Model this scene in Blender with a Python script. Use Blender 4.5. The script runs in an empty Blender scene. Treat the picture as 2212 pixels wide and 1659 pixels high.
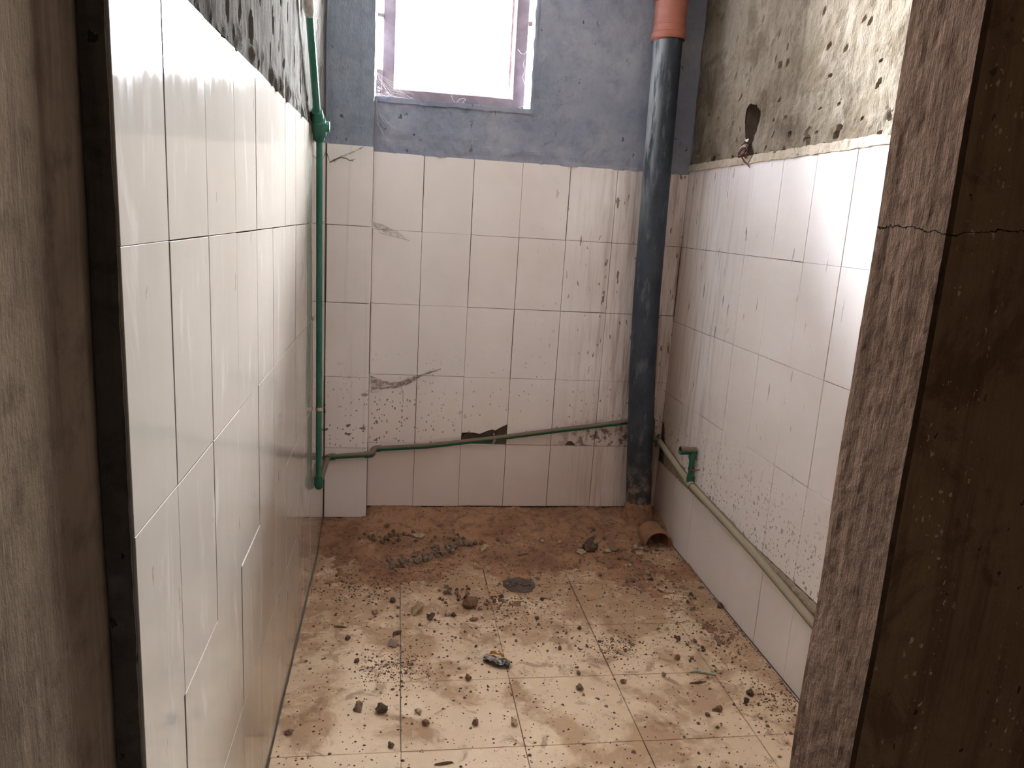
import bpy, bmesh, math, random
from mathutils import Vector, Matrix, noise as mn
random.seed(7)
S = bpy.context.scene
COL = S.collection

# ------------------------------------------------------------------ camera
FW, FH, FPX = 2212.0, 1659.0, 1635.04
CAM = Vector((0.1027, -3.1838, 1.3344))
YAW, PITCH, ROLL = 0.1589, 0.2135, 0.0620
_f = Vector((math.sin(YAW)*math.cos(PITCH), math.cos(YAW)*math.cos(PITCH), -math.sin(PITCH)))
_r0 = Vector((math.cos(YAW), -math.sin(YAW), 0)); _u0 = _r0.cross(_f)
CR = _r0*math.cos(ROLL) + _u0*math.sin(ROLL)
CU = -_r0*math.sin(ROLL) + _u0*math.cos(ROLL)
cd = bpy.data.cameras.new('camera'); cam = bpy.data.objects.new('camera', cd); COL.objects.link(cam)
cd.sensor_fit = 'HORIZONTAL'; cd.sensor_width = 36; cd.lens = 36*FPX/FW; cd.clip_start = 0.02
M = Matrix.Identity(4)
for i in range(3):
    M[i][0], M[i][1], M[i][2], M[i][3] = CR[i], CU[i], -_f[i], CAM[i]
cam.matrix_world = M
S.camera = cam

# ------------------------------------------------------------------ world, light, exposure
W = bpy.data.worlds.new('world'); S.world = W; W.use_nodes = True
bg = W.node_tree.nodes['Background']
bg.inputs['Color'].default_value = (0.955, 0.975, 1.03, 1); bg.inputs['Strength'].default_value = 15.0
S.view_settings.view_transform = 'Standard'; S.view_settings.look = 'None'
S.view_settings.gamma = 1.0; S.view_settings.use_curve_mapping = False
S.view_settings.exposure = 5.0
S.cycles.max_bounces = 6; S.cycles.diffuse_bounces = 4; S.cycles.glossy_bounces = 3
S.cycles.adaptive_threshold = .08
S.cycles.transparent_max_bounces = 12
S.cycles.caustics_reflective = False; S.cycles.caustics_refractive = False
def portal(name, loc, rot, sx, sy):
    l = bpy.data.lights.new(name, 'AREA'); l.shape = 'RECTANGLE'; l.size = sx; l.size_y = sy
    l.cycles.is_portal = True
    o = bpy.data.objects.new(name, l); COL.objects.link(o); o.location = loc; o.rotation_euler = rot
    return o
WX0, WX1, WZ0, WZ1 = 0.0, 0.617, 1.775, 2.56           # the window opening in the back wall
portal('window_daylight', ((WX0+WX1)/2, 0.165, (WZ0+WZ1)/2), (-math.pi/2, 0, 0), WX1-WX0, WZ1-WZ0)

# ------------------------------------------------------------------ pixel helpers
def ray(u, v): return _f + CR*((u-FW/2)/FPX) + CU*((FH/2-v)/FPX)
def on_z(u, v, z=0.0): d = ray(u, v); return CAM + d*((z-CAM.z)/d.z)
def on_y(u, v, y=0.0): d = ray(u, v); return CAM + d*((y-CAM.y)/d.y)
def on_x(u, v, x=0.0): d = ray(u, v); return CAM + d*((x-CAM.x)/d.x)

# ------------------------------------------------------------------ object helpers
def link(name, me, mat=None, parent=None, loc=None):
    o = bpy.data.objects.new(name, me); COL.objects.link(o)
    if mat is not None and me is not None and not me.materials: me.materials.append(mat)
    if parent is not None: o.parent = parent
    if loc is not None: o.location = loc
    return o
def mesh(name, V, F, smooth=False):
    me = bpy.data.meshes.new(name); me.from_pydata([tuple(v) for v in V], [], F); me.update()
    if smooth: me.polygons.foreach_set('use_smooth', [True]*len(me.polygons))
    return me
def tag(o, label, cat=None, group=None, kind=None):
    o['label'] = label
    if cat: o['category'] = cat
    if group: o['group'] = group
    if kind: o['kind'] = kind
    return o
def empty(name, loc): 
    o = bpy.data.objects.new(name, None); COL.objects.link(o); o.location = loc; o.empty_display_size = 0.05
    return o
def struct(o, label): o['kind'] = 'structure'; o['label'] = label; return o
def joinVF(parts):
    V, F = [], []
    for v, f in parts:
        n = len(V); V += [tuple(q) for q in v]; F += [tuple(i+n for i in q) for q in f]
    return V, F
def boxVF(x0, x1, y0, y1, z0, z1):
    V = [(x, y, z) for x in (x0, x1) for y in (y0, y1) for z in (z0, z1)]
    F = [(0,1,3,2), (4,6,7,5), (0,4,5,1), (2,3,7,6), (0,2,6,4), (1,5,7,3)]
    return V, F
def fbm(p, oct=3):
    return mn.fractal(p, 0.9, 2.0, oct)
def sst(a, b, x):
    t = min(1, max(0, (x-a)/(b-a))); return t*t*(3-2*t)
def vnoise(p, k=1.0):
    return Vector((mn.noise(p*k), mn.noise(p*k+Vector((31.7, 0, 5))), mn.noise(p*k+Vector((0, 17.3, 9)))))
def rough_box(x0, x1, y0, y1, z0, z1, step, fn, faces='xXyYzZ'):
    """closed box of small cells, every vertex moved by fn(position)"""
    idx, V, F = {}, [], []
    def vid(p):
        k = tuple(round(c, 5) for c in p)
        if k not in idx:
            idx[k] = len(V); V.append(tuple(Vector(p) + fn(Vector(p))))
        return idx[k]
    def lin(a, b): 
        n = max(1, round((b-a)/step)); return [a+(b-a)*i/n for i in range(n+1)]
    X, Y, Z = lin(x0, x1), lin(y0, y1), lin(z0, z1)
    def sheet(A, B, mk, flip):
        for i in range(len(A)-1):
            for j in range(len(B)-1):
                q = [vid(mk(A[i], B[j])), vid(mk(A[i+1], B[j])), vid(mk(A[i+1], B[j+1])), vid(mk(A[i], B[j+1]))]
                F.append(tuple(reversed(q)) if flip else tuple(q))
    if 'x' in faces: sheet(Y, Z, lambda a, b: (x0, a, b), True)
    if 'X' in faces: sheet(Y, Z, lambda a, b: (x1, a, b), False)
    if 'y' in faces: sheet(X, Z, lambda a, b: (a, y0, b), False)
    if 'Y' in faces: sheet(X, Z, lambda a, b: (a, y1, b), True)
    if 'z' in faces: sheet(X, Y, lambda a, b: (a, b, z0), True)
    if 'Z' in faces: sheet(X, Y, lambda a, b: (a, b, z1), False)
    return V, F
def sheetVF(A, B, mk, skip=None, flip=False):
    V = [tuple(mk(a, b)) for a in A for b in B]; F = []; n = len(B)
    for i in range(len(A)-1):
        for j in range(len(B)-1):
            if skip and skip((A[i]+A[i+1])/2, (B[j]+B[j+1])/2): continue
            q = (i*n+j, (i+1)*n+j, (i+1)*n+j+1, i*n+j+1)
            F.append(tuple(reversed(q)) if flip else q)
    return V, F
def lin(a, b, step):
    n = max(1, round((b-a)/step)); return [a+(b-a)*i/n for i in range(n+1)]
def tubeVF(pts, rads, seg=16, caps=True):
    pts = [Vector(p) for p in pts]
    if not hasattr(rads, '__len__'): rads = [rads]*len(pts)
    V, F = [], []; ref = None
    for i, p in enumerate(pts):
        d = (pts[min(i+1, len(pts)-1)] - pts[max(i-1, 0)]).normalized()
        if ref is None: ref = Vector((0, 0, 1)) if abs(d.z) < .9 else Vector((1, 0, 0))
        a = (ref - d*ref.dot(d)).normalized(); b = d.cross(a); ref = a
        for k in range(seg):
            t = 2*math.pi*k/seg; V.append(tuple(p + (a*math.cos(t)+b*math.sin(t))*rads[i]))
    for i in range(len(pts)-1):
        for k in range(seg):
            k2 = (k+1) % seg; F.append((i*seg+k, i*seg+k2, (i+1)*seg+k2, (i+1)*seg+k))
    if caps: F += [tuple(reversed(range(seg))), tuple(range((len(pts)-1)*seg, len(pts)*seg))]
    return V, F
def shade(o, ang=35):
    me = o.data; me.polygons.foreach_set('use_smooth', [True]*len(me.polygons))
    me.set_sharp_from_angle(angle=math.radians(ang)); return o
def bend(a, b, c, r=.022, n=6):
    """points rounding the corner b between a and c"""
    a, b, c = Vector(a), Vector(b), Vector(c)
    p = b + (a-b).normalized()*r; q = b + (c-b).normalized()*r
    return [p*(1-t)**2 + b*2*t*(1-t) + q*t*t for t in [i/n for i in range(n+1)]]

# ------------------------------------------------------------------ materials
class G:
    def __init__(s, name):
        s.m = bpy.data.materials.new(name); s.m.use_nodes = True; s.t = s.m.node_tree
        s.b = s.t.nodes['Principled BSDF']; s.pos = s.t.nodes.new('ShaderNodeNewGeometry').outputs['Position']
        s._xyz = None
    def n(s, ty, **kw):
        nd = s.t.nodes.new(ty)
        for k, v in kw.items(): setattr(nd, k, v)
        return nd
    def put(s, sock, v):
        if isinstance(v, bpy.types.NodeSocket): s.t.links.new(v, sock)
        elif hasattr(v, '__len__') and len(v) == 3 and sock.type == 'RGBA': sock.default_value = (*v, 1)
        else: sock.default_value = v
    def math(s, op, a, b=None, clamp=False):
        nd = s.n('ShaderNodeMath', operation=op, use_clamp=clamp); s.put(nd.inputs[0], a)
        if b is not None: s.put(nd.inputs[1], b)
        return nd.outputs[0]
    def mul(s, *a):
        r = a[0]
        for q in a[1:]: r = s.math('MULTIPLY', r, q)
        return r
    def mx(s, a, b): return s.math('MAXIMUM', a, b)
    def add(s, a, b): return s.math('ADD', a, b)
    def step(s, v, lo, hi, to0=0., to1=1.):
        nd = s.n('ShaderNodeMapRange', interpolation_type='SMOOTHSTEP'); s.put(nd.inputs[0], v)
        if hi < lo: lo, hi, to0, to1 = hi, lo, to1, to0
        for i, q in enumerate((lo, hi, to0, to1)): nd.inputs[i+1].default_value = q
        return nd.outputs[0]
    def axis(s, i):
        if s._xyz is None:
            s._xyz = s.n('ShaderNodeSeparateXYZ'); s.put(s._xyz.inputs[0], s.pos)
        return s._xyz.outputs[i]
    def map(s, scale, off=(0, 0, 0)):
        nd = s.n('ShaderNodeMapping'); s.put(nd.inputs[0], s.pos); nd.inputs['Scale'].default_value = scale; nd.inputs['Location'].default_value = off
        return nd.outputs[0]
    def noise(s, scale, detail=4, rough=.55, vec=None, dist=0.):
        nd = s.n('ShaderNodeTexNoise'); s.put(nd.inputs['Vector'], vec if vec is not None else s.pos)
        nd.inputs['Scale'].default_value = scale; nd.inputs['Detail'].default_value = detail
        nd.inputs['Roughness'].default_value = rough; nd.inputs['Distortion'].default_value = dist
        return nd.outputs[0]
    def voro(s, scale, vec=None, rand=1.0):
        nd = s.n('ShaderNodeTexVoronoi'); s.put(nd.inputs['Vector'], vec if vec is not None else s.pos)
        nd.inputs['Scale'].default_value = scale; nd.inputs['Randomness'].default_value = rand
        return nd.outputs['Distance'], nd.outputs['Color']
    def mix(s, f, a, b):
        nd = s.n('ShaderNodeMix', data_type='RGBA'); s.put(nd.inputs[0], f); s.put(nd.inputs[6], a); s.put(nd.inputs[7], b)
        return nd.outputs[2]
    def bump(s, h, st=.3, d=.002):
        nd = s.n('ShaderNodeBump'); nd.inputs['Strength'].default_value = st; nd.inputs['Distance'].default_value = d
        s.put(nd.inputs['Height'], h); s.put(s.b.inputs['Normal'], nd.outputs[0])
    def out(s, col, rough=.6, spec=None, metal=None, alpha=None):
        s.put(s.b.inputs['Base Color'], col); s.put(s.b.inputs['Roughness'], rough)
        if spec is not None: s.put(s.b.inputs['Specular IOR Level'], spec)
        if metal is not None: s.put(s.b.inputs['Metallic'], metal)
        if alpha is not None: s.put(s.b.inputs['Alpha'], alpha)
        return s.m
    def specks(s, vec, scale, size, keep):
        """random dots: voronoi cells, only a share 'keep' of them filled"""
        nz = s.n('ShaderNodeTexNoise'); s.put(nz.inputs['Vector'], vec); nz.inputs['Scale'].default_value = scale*2.1; nz.inputs['Detail'].default_value = 3
        va = s.n('ShaderNodeVectorMath', operation='MULTIPLY_ADD'); s.put(va.inputs[0], nz.outputs['Color']); va.inputs[1].default_value = (1.1/scale,)*3; s.put(va.inputs[2], vec)
        d, c = s.voro(scale, va.outputs[0])
        sp = s.n('ShaderNodeSeparateColor'); s.put(sp.inputs[0], c)
        r = s.mul(s.step(sp.outputs[1], .2, 1, size*.25, size), s.step(sp.outputs[0], keep+.02, keep-.02))
        return s.math('LESS_THAN', d, r)

def tile_material(name, where):
    g = G(name); x, y, z = g.axis(0), g.axis(1), g.axis(2)
    ca, cb = ((.455, .41, .36), (.415, .37, .32)) if where == 'left' else ((.86, .81, .80), (.81, .755, .74))  # left wall's lower brightness put into the colour of the same white tile
    col = g.mix(g.step(g.noise(3.5, 4), .3, .7), ca, cb)
    vert = g.map((38, 38, 2.2)); streak = g.noise(1.0, 5, .6, vert)
    fine = g.noise(1.0, 4, .6, g.map((140, 140, 7)))
    drip = g.map((34, 34, 11)); dot = g.map((1, 1, .75))
    rim = g.specks(dot, 60, .42, .30)
    if where == 'back':
        m = g.mul(g.step(x, .72, 1.22), g.step(z, 1.66, 1.3, .65, 1))
        st = g.mul(m, g.mx(g.step(streak, .44, .68), g.mul(g.step(fine, .5, .72), .8)))
        film = g.mul(g.step(x, .1, 1.2, .0, .42), g.step(g.noise(2.2, 4), .3, .7))
        low = g.mul(g.step(z, .70, .45), g.step(z, .355, .365), g.step(x, .60, .15))
        band = g.mul(g.step(z, .50, .42), g.step(z, .355, .362), g.step(x, .75, 1.0))
        dr = g.mul(g.mx(g.specks(drip, 1, .36, .2), g.specks(g.map((75, 75, 22)), 1, .34, .16)), g.step(x, .6, 1.0), g.step(z, .62, .8))
        sp = g.mx(g.mx(g.mul(g.specks(dot, 42, .42, .16), low), g.mul(g.specks(dot, 95, .45, .22), low)), g.mul(g.specks(dot, 95, .4, .1), g.step(z, .9, .5), g.step(z, .34, .36)))
        sp = g.mx(sp, g.mul(band, g.step(g.noise(26, 4), .47, .6)))
        col = g.mix(g.mul(st, .8), col, (.24, .16, .12)); col = g.mix(film, col, (.52, .39, .32)); col = g.mix(g.step(z, .75, .15, 0, .35), col, (.62, .45, .37))  # last mix paints the floor's warm bounce light onto the low tiles
        col = g.mix(g.mul(g.mx(sp, dr), .85), col, (.13, .085, .065))
    elif where == 'column':
        low = g.mul(g.step(z, .78, .5), g.step(z, .362, .368))
        sp = g.mx(g.mul(g.specks(g.map((1, 1, 1.7)), 30, .50, .20), low), g.mul(g.specks(dot, 95, .45, .26), low))
        col = g.mix(g.mul(sp, .9), col, (.11, .075, .06))
        col = g.mix(g.mul(g.step(g.noise(1, 3, .6, g.map((50, 50, 1.5))), .55, .75), .25), col, (.4, .32, .27))
    elif where == 'right':
        m = g.mul(g.step(y, -.78, -.12), g.step(z, 0.28, .4))
        st = g.mul(m, g.mx(g.step(streak, .47, .68), g.mul(g.step(fine, .52, .7), .8)))
        corner = g.mul(g.step(y, -.42, -.08), g.step(z, 1.5, .7, .25, .75))
        low = g.mul(g.step(z, .66, .36), g.step(z, .29, .30))
        sp = g.mx(g.mul(g.specks(dot, 70, .50, .5), low), g.mul(g.specks(dot, 120, .45, .4), low))
        dr = g.mul(g.specks(g.map((55, 55, 9)), 1, .26, .2), g.step(y, -1.3, -.5, .5, 1), g.step(z, .5, .7))
        col = g.mix(g.mul(st, .55), col, (.34, .235, .17)); col = g.mix(corner, col, (.45, .31, .22))
        col = g.mix(g.mul(g.mx(sp, dr), .72), col, (.17, .12, .09))
    elif where == 'left':
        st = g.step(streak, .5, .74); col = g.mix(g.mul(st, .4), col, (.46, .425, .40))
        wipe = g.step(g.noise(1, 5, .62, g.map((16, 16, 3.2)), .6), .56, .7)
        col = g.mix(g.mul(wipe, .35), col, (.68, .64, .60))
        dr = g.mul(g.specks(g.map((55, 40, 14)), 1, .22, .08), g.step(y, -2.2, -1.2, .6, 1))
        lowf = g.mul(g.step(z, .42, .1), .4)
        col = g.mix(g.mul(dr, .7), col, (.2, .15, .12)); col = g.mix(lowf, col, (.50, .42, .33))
    rough = g.step(streak, .35, .75, *((.045, .13) if where == 'left' else (.10, .26)))
    return g.out(col, rough, .5)

def plaster_material(name, c1, c2, dark, pit=.3, bscale=1., streak=0., crack=None, light=None, bst=.75, spec=.2, fleck=None):
    g = G(name)
    f = g.noise(2.6, 6, .62); f2 = g.noise(15*bscale, 6, .65)
    col = g.mix(g.step(f, .36, .66), c1, c2)
    col = g.mix(g.mul(g.step(f2, .45, .72), .6 if light is None else .5), col, dark if light is None else light)
    if light is not None: col = g.mix(g.mul(g.step(g.noise(7, 7, .7, None, .5), .50, .62), .55), col, dark)
    if streak:
        s1 = g.noise(1, 5, .62, g.map((26, 26, 1.5))); col = g.mix(g.mul(g.step(s1, .50, .66), streak), col, dark)
        s2 = g.noise(1, 5, .62, g.map((70, 70, 3.5))); col = g.mix(g.mul(g.step(s2, .54, .7), streak*.8), col, dark)
    pits = g.mul(g.specks(g.map((1, 1, .6)), 44*bscale, .30, pit), g.step(g.noise(5, 3), .46, .58))
    col = g.mix(g.mul(pits, .8), col, tuple(q*.3 for q in dark))
    if fleck: col = g.mix(g.mul(g.specks(g.map((1, 1, .6)), 150, .42, .35), g.step(g.noise(1, 4, .6, g.map((7, 7, 1.2))), .46, .58)), col, fleck)
    h = g.add(g.mul(g.noise(34*bscale, 8, .7), 1.0), g.mul(pits, -.6))
    if streak: h = g.add(h, g.mul(g.noise(1, 5, .65, g.map((230, 230, 45))), .7))
    if crack:
        axis, z0, amp = crack
        zz = g.add(g.axis(2), g.mul(g.math('SUBTRACT', g.noise(9, 5, .7), .5), amp))
        line = g.step(g.math('ABSOLUTE', g.math('SUBTRACT', zz, z0)), .0010, .0003)
        col = g.mix(line, col, (.012, .009, .007)); h = g.math('SUBTRACT', h, g.mul(line, 1.5))
    g.bump(h, bst, .006)
    return g.out(col, .92, spec)

MT = {w: tile_material('glazed_tile_'+w, w) for w in ('back', 'column', 'right', 'left')}
M_BACKPL = plaster_material('plaster_back', (.25, .27, .345), (.36, .37, .43), (.17, .19, .255), .25, .8)  # blue partly from window haze, put into the plaster colour
M_COLPL = plaster_material('plaster_column', (.25, .29, .37), (.32, .35, .415), (.18, .21, .275), .2, 1.2, .3)  # bluish like the back wall, haze tint partly put into the colour
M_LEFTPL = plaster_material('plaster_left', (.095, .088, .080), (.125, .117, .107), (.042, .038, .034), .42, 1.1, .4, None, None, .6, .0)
M_RIGHTPL = plaster_material('plaster_right', (.175, .138, .098), (.27, .228, .18), (.095, .072, .05), .3, .9, .3, None, (.37, .32, .265), .9, .0)
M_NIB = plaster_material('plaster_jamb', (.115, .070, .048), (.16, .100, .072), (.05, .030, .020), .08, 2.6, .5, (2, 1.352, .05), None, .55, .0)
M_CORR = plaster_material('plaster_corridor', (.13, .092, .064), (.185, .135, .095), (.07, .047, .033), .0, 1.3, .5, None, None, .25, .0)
M_EDGE = plaster_material('mortar_edge', (.10, .085, .075), (.15, .125, .105), (.04, .035, .03), .4, 1.6, .4)
M_MORTAR = plaster_material('mortar', (.46, .385, .30), (.56, .48, .385), (.28, .215, .155), .3, 2.2)
M_MORTAR_D = plaster_material('mortar_grey_brown', (.30, .235, .175), (.38, .305, .23), (.17, .125, .09), .3, 2.2)
M_BED = plaster_material('tile_bedding', (.10, .075, .06), (.15, .115, .09), (.06, .045, .035), .3, 1.5)
M_SHELL = plaster_material('bare_concrete', (.30, .28, .255), (.40, .375, .345), (.20, .18, .165), .3, .8)

def floor_tile_material():
    g = G('floor_tile'); y = g.axis(1); x = g.axis(0)
    col = g.mix(g.step(g.noise(5, 5), .3, .7), (.78, .605, .42), (.70, .53, .36))
    amt = g.step(y, -1.5, -.1, .0, .15)
    side = g.mul(g.step(g.math('ABSOLUTE', g.math('SUBTRACT', x, 1.12)), .32, .05), .05)
    n1 = g.add(g.add(g.noise(4.2, 7, .62, None, .4), amt), side)
    col = g.mix(g.mul(g.step(n1, .515, .62), .82), col, (.43, .275, .165))
    n2 = g.add(g.noise(11, 7, .68, None, .8), amt)
    col = g.mix(g.mul(g.step(n2, .55, .65), .72), col, (.31, .185, .11))
    n3 = g.noise(45, 4, .6); col = g.mix(g.mul(g.step(g.add(n3, amt), .62, .74), .6), col, (.22, .15, .10))
    film = g.mul(g.step(y, -1.25, -.42, 0, .95), g.step(g.noise(6, 6, .65, None, .6), .28, .62)); col = g.mix(film, col, (.40, .245, .145))
    wh = g.noise(17, 5, .6, None, 1.0); col = g.mix(g.mul(g.step(wh, .58, .72), .5), col, (.84, .73, .59))
    g.bump(g.add(g.noise(60, 6, .7), g.mul(n1, .6)), .35, .003)
    return g.out(col, g.step(n1, .45, .62, .45, .85), .4)
M_FLOOR = floor_tile_material()
def dirt_material():
    g = G('dirt'); c = g.mix(g.step(g.noise(6, 6, .6), .35, .65), (.32, .165, .098), (.47, .265, .155))
    c = g.mix(g.mul(g.step(g.noise(28, 6, .68), .46, .68), .75), c, (.145, .078, .05))
    c = g.mix(g.mul(g.step(g.noise(13, 5, .6), .6, .72), .6), c, (.58, .39, .24))
    g.bump(g.add(g.noise(55, 8, .75), g.noise(160, 4, .6)), 1.0, .006)
    return g.out(c, .95, .2)
M_DIRT = dirt_material()
def simple(name, c, c2=None, scale=20, rough=.5, metal=0., bump=0., th=(.4, .65)):
    g = G(name); col = c
    if c2 is not None: col = g.mix(g.step(g.noise(scale, 5, .62), *th), c, c2)
    if bump: g.bump(g.noise(scale*3, 5, .65), bump, .002)
    return g.out(col, rough, .4, metal)
def dusty_pipe(name, c, dust, lo, hi, rough):
    """pipe whose upward side carries settled dust"""
    g = G(name); ge = g.n('ShaderNodeNewGeometry'); sp = g.n('ShaderNodeSeparateXYZ'); g.put(sp.inputs[0], ge.outputs['Normal'])
    up = g.add(sp.outputs[2], g.mul(g.math('SUBTRACT', g.noise(45, 4, .6), .5), .9))
    f = g.step(up, lo, hi); f = g.mx(f, g.mul(g.step(g.noise(60, 4), .60, .68), .6))
    return g.out(g.mix(f, c, dust), g.step(f, 0, 1, rough, .9), .4)
M_GREEN = dusty_pipe('green_pipe', (.010, .115, .062), (.20, .135, .10), .0, .55, .4)
M_GREEN_UP = simple('green_riser', (.012, .125, .082), (.04, .16, .115), 14, .38)
M_PALEPIPE = dusty_pipe('pale_green_pipe', (.12, .20, .12), (.36, .30, .215), -.55, .35, .6)
def soil_material():
    g = G('soil_pipe_grey'); z = g.axis(2)
    c = g.mix(g.step(g.noise(7, 5, .6), .35, .65), (.020, .028, .042), (.038, .050, .072))
    sm = g.mul(g.step(g.noise(1, 6, .66, g.map((26, 26, 7))), .54, .66), .6)
    c = g.mix(g.mul(sm, .7), c, (.17, .18, .195))
    edge_light = g.mul(g.step(g.axis(0), 1.125, 1.085), g.step(z, 1.2, 1.7))  # window light painted on the pipe's left edge
    c = g.mix(g.mul(edge_light, g.step(g.noise(1, 5, .6, g.map((30, 30, 4))), .36, .55), .7), c, (.46, .485, .50))
    cem = g.mul(g.step(z, .42, .10), g.step(g.noise(24, 6, .7), .44, .56))
    c = g.mix(cem, c, (.25, .19, .15))
    dk = g.mul(g.step(z, .75, .25), .75); c = g.mix(g.mul(dk, g.step(g.noise(19, 5), .45, .6)), c, (.02, .018, .017))
    g.bump(g.add(g.noise(40, 6, .7), g.mul(cem, 1.2)), .35, .003)
    return g.out(c, .55, .4)
M_SOIL = soil_material()
M_TERRA = simple('terracotta_plastic', (.40, .145, .10), (.33, .12, .085), 9, .42, 0, .05)
M_STUB = simple('dusty_orange_pipe', (.30, .145, .07), (.20, .12, .075), 22, .75, 0, .2)
M_WOOD = simple('window_wood', (.20, .155, .16), (.27, .215, .22), 14, .6, 0, .2)
M_RUST = simple('rust', (.14, .055, .03), (.24, .12, .07), 60, .85)
M_CLIP = simple('galvanised_clip', (.50, .46, .42), (.3, .25, .22), 80, .45, .6)
M_TAPE = simple('thread_tape', (.60, .57, .53), (.40, .37, .34), 50, .7)
M_WIRE = simple('wire_sheath', (.16, .052, .042), (.10, .035, .03), 60, .5)
M_WIREW = simple('bare_wire', (.55, .48, .45), (.35, .26, .24), 90, .45)
def stone_material(name, a, b, c):
    g = G(name); oi = g.n('ShaderNodeObjectInfo')
    col = g.mix(oi.outputs['Random'], a, b); col = g.mix(g.mul(g.step(g.noise(70, 5, .65), .45, .65), .7), col, c)
    g.bump(g.noise(150, 5, .7), .6, .002)
    return g.out(col, .9, .25)
M_ST_DARK = stone_material('stone_dark', (.10, .07, .05), (.17, .115, .08), (.055, .04, .032))
M_ST_GREY = stone_material('stone_grey', (.20, .14, .105), (.31, .225, .165), (.10, .07, .052))
M_ST_HEAP = stone_material('stone_heap', (.22, .15, .11), (.30, .21, .155), (.10, .07, .052))
M_ST_PALE = stone_material('stone_pale', (.44, .32, .21), (.54, .41, .28), (.22, .15, .095))
M_ST_BROWN = stone_material('stone_brown', (.20, .115, .07), (.26, .155, .095), (.11, .065, .045))
def web_material(name, c, dens):
    g = G(name)
    a = g.mul(g.step(g.noise(1, 5, .6, g.map((45, 45, 80)), .4), .22, .72), dens)
    return g.out(c, 1.0, 0., None, a)
M_WEB_D = web_material('dusty_web', (.15, .105, .09), .75)
M_WEB_L = web_material('pale_web', (.62, .58, .56), .7)
M_THREAD = simple('web_thread', (.60, .56, .54), None, 20, .9)
M_THREAD_D = simple('dusty_web_thread', (.16, .115, .10), None, 20, .95)
def glass_material():
    m = bpy.data.materials.new('window_glass'); m.use_nodes = True; t = m.node_tree
    for n in list(t.nodes):
        if n.type == 'BSDF_PRINCIPLED': t.nodes.remove(n)
    o = [n for n in t.nodes if n.type == 'OUTPUT_MATERIAL'][0]
    tr = t.nodes.new('ShaderNodeBsdfTransparent'); tr.inputs[0].default_value = (.93, .95, .95, 1)
    gl = t.nodes.new('ShaderNodeBsdfGlossy'); gl.inputs['Roughness'].default_value = .03
    mx = t.nodes.new('ShaderNodeMixShader'); fr = t.nodes.new('ShaderNodeFresnel'); fr.inputs[0].default_value = 1.5
    t.links.new(fr.outputs[0], mx.inputs[0]); t.links.new(tr.outputs[0], mx.inputs[1]); t.links.new(gl.outputs[0], mx.inputs[2])
    t.links.new(mx.outputs[0], o.inputs[0]); return m
M_GLASS = glass_material()

# ------------------------------------------------------------------ the room
XL, XR, YB, YF, ZC = -0.176, 1.316, 0.0, -2.35, 2.72
DEPTH = .008
# floor slab and ceiling
V, F = boxVF(-.45, 2.35, -4.75, .15, -.25, -DEPTH)
floor = struct(link('floor', mesh('floor', V, F), M_SHELL), 'concrete floor slab laid with dirty cream tiles')
V, F = boxVF(-.45, 2.35, -4.75, .15, ZC, ZC+.15)
struct(link('ceiling', mesh('ceiling', V, F), M_SHELL), 'bare concrete ceiling slab above the washroom')

# left wall: masonry core, rough plaster above the tiles, corridor plaster in front of the tiles
def left_disp(y, z):
    p = Vector((0, y*9, z*4)); h = .004*fbm(p, 3) + .0012*fbm(Vector((3, y*40, z*14)), 3)
    t = mn.noise(Vector((7, y*34, z*13)))
    if t > .46: h -= min(.014, (t-.46)*.10)
    b = sst(1.66, 1.595, z)*max(0, mn.noise(Vector((1, y*30, z*22))))*.016
    return XL - .003 + h + b
A = lin(YF-.0, -.0, .008); B = [1.586 + (ZC-1.586)*(i/90)**1.25 for i in range(91)]
up = sheetVF(A, B, lambda y, z: (left_disp(y, z), y, z + (.004*mn.noise(Vector((y*30, 2, 0))) if z < 1.59 else 0)))
core = boxVF(-.45, XL-DEPTH-.03, YF, .15, -.2, ZC)
bed = boxVF(XL-DEPTH-.03, XL-DEPTH, YF+.012, .02, -.2, 1.60)
wl = struct(link('wall_left', mesh('wall_left', *joinVF([core, up])), M_LEFTPL), 'left wall with white tiles below rough grey plaster')
link('tile_bedding', mesh('bedding_left', *bed), M_BED, wl)
ed = rough_box(-.212, XL-.0035, YF-.004, YF+.014, -.1, ZC, .007,
               lambda p: vnoise(p, 22)*.0012 + vnoise(p, 70)*.0007 + Vector((0, .004*max(0, mn.noise(Vector((p.x*9, 0, p.z*7.3+3)))), 0)))
link('mortar_edge', mesh('mortar_edge', *ed), M_EDGE, wl)
co = rough_box(-.45, -.205, -4.75, YF-.002, -.05, ZC, .03, lambda p: vnoise(p, 2.5)*.003 + vnoise(p, 25)*.0006, 'XyY')
wc = struct(link('wall_corridor_left', mesh('wall_corridor_left', *co, True), M_CORR), 'blurred brown cement wall at the left edge before the tiles')

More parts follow.
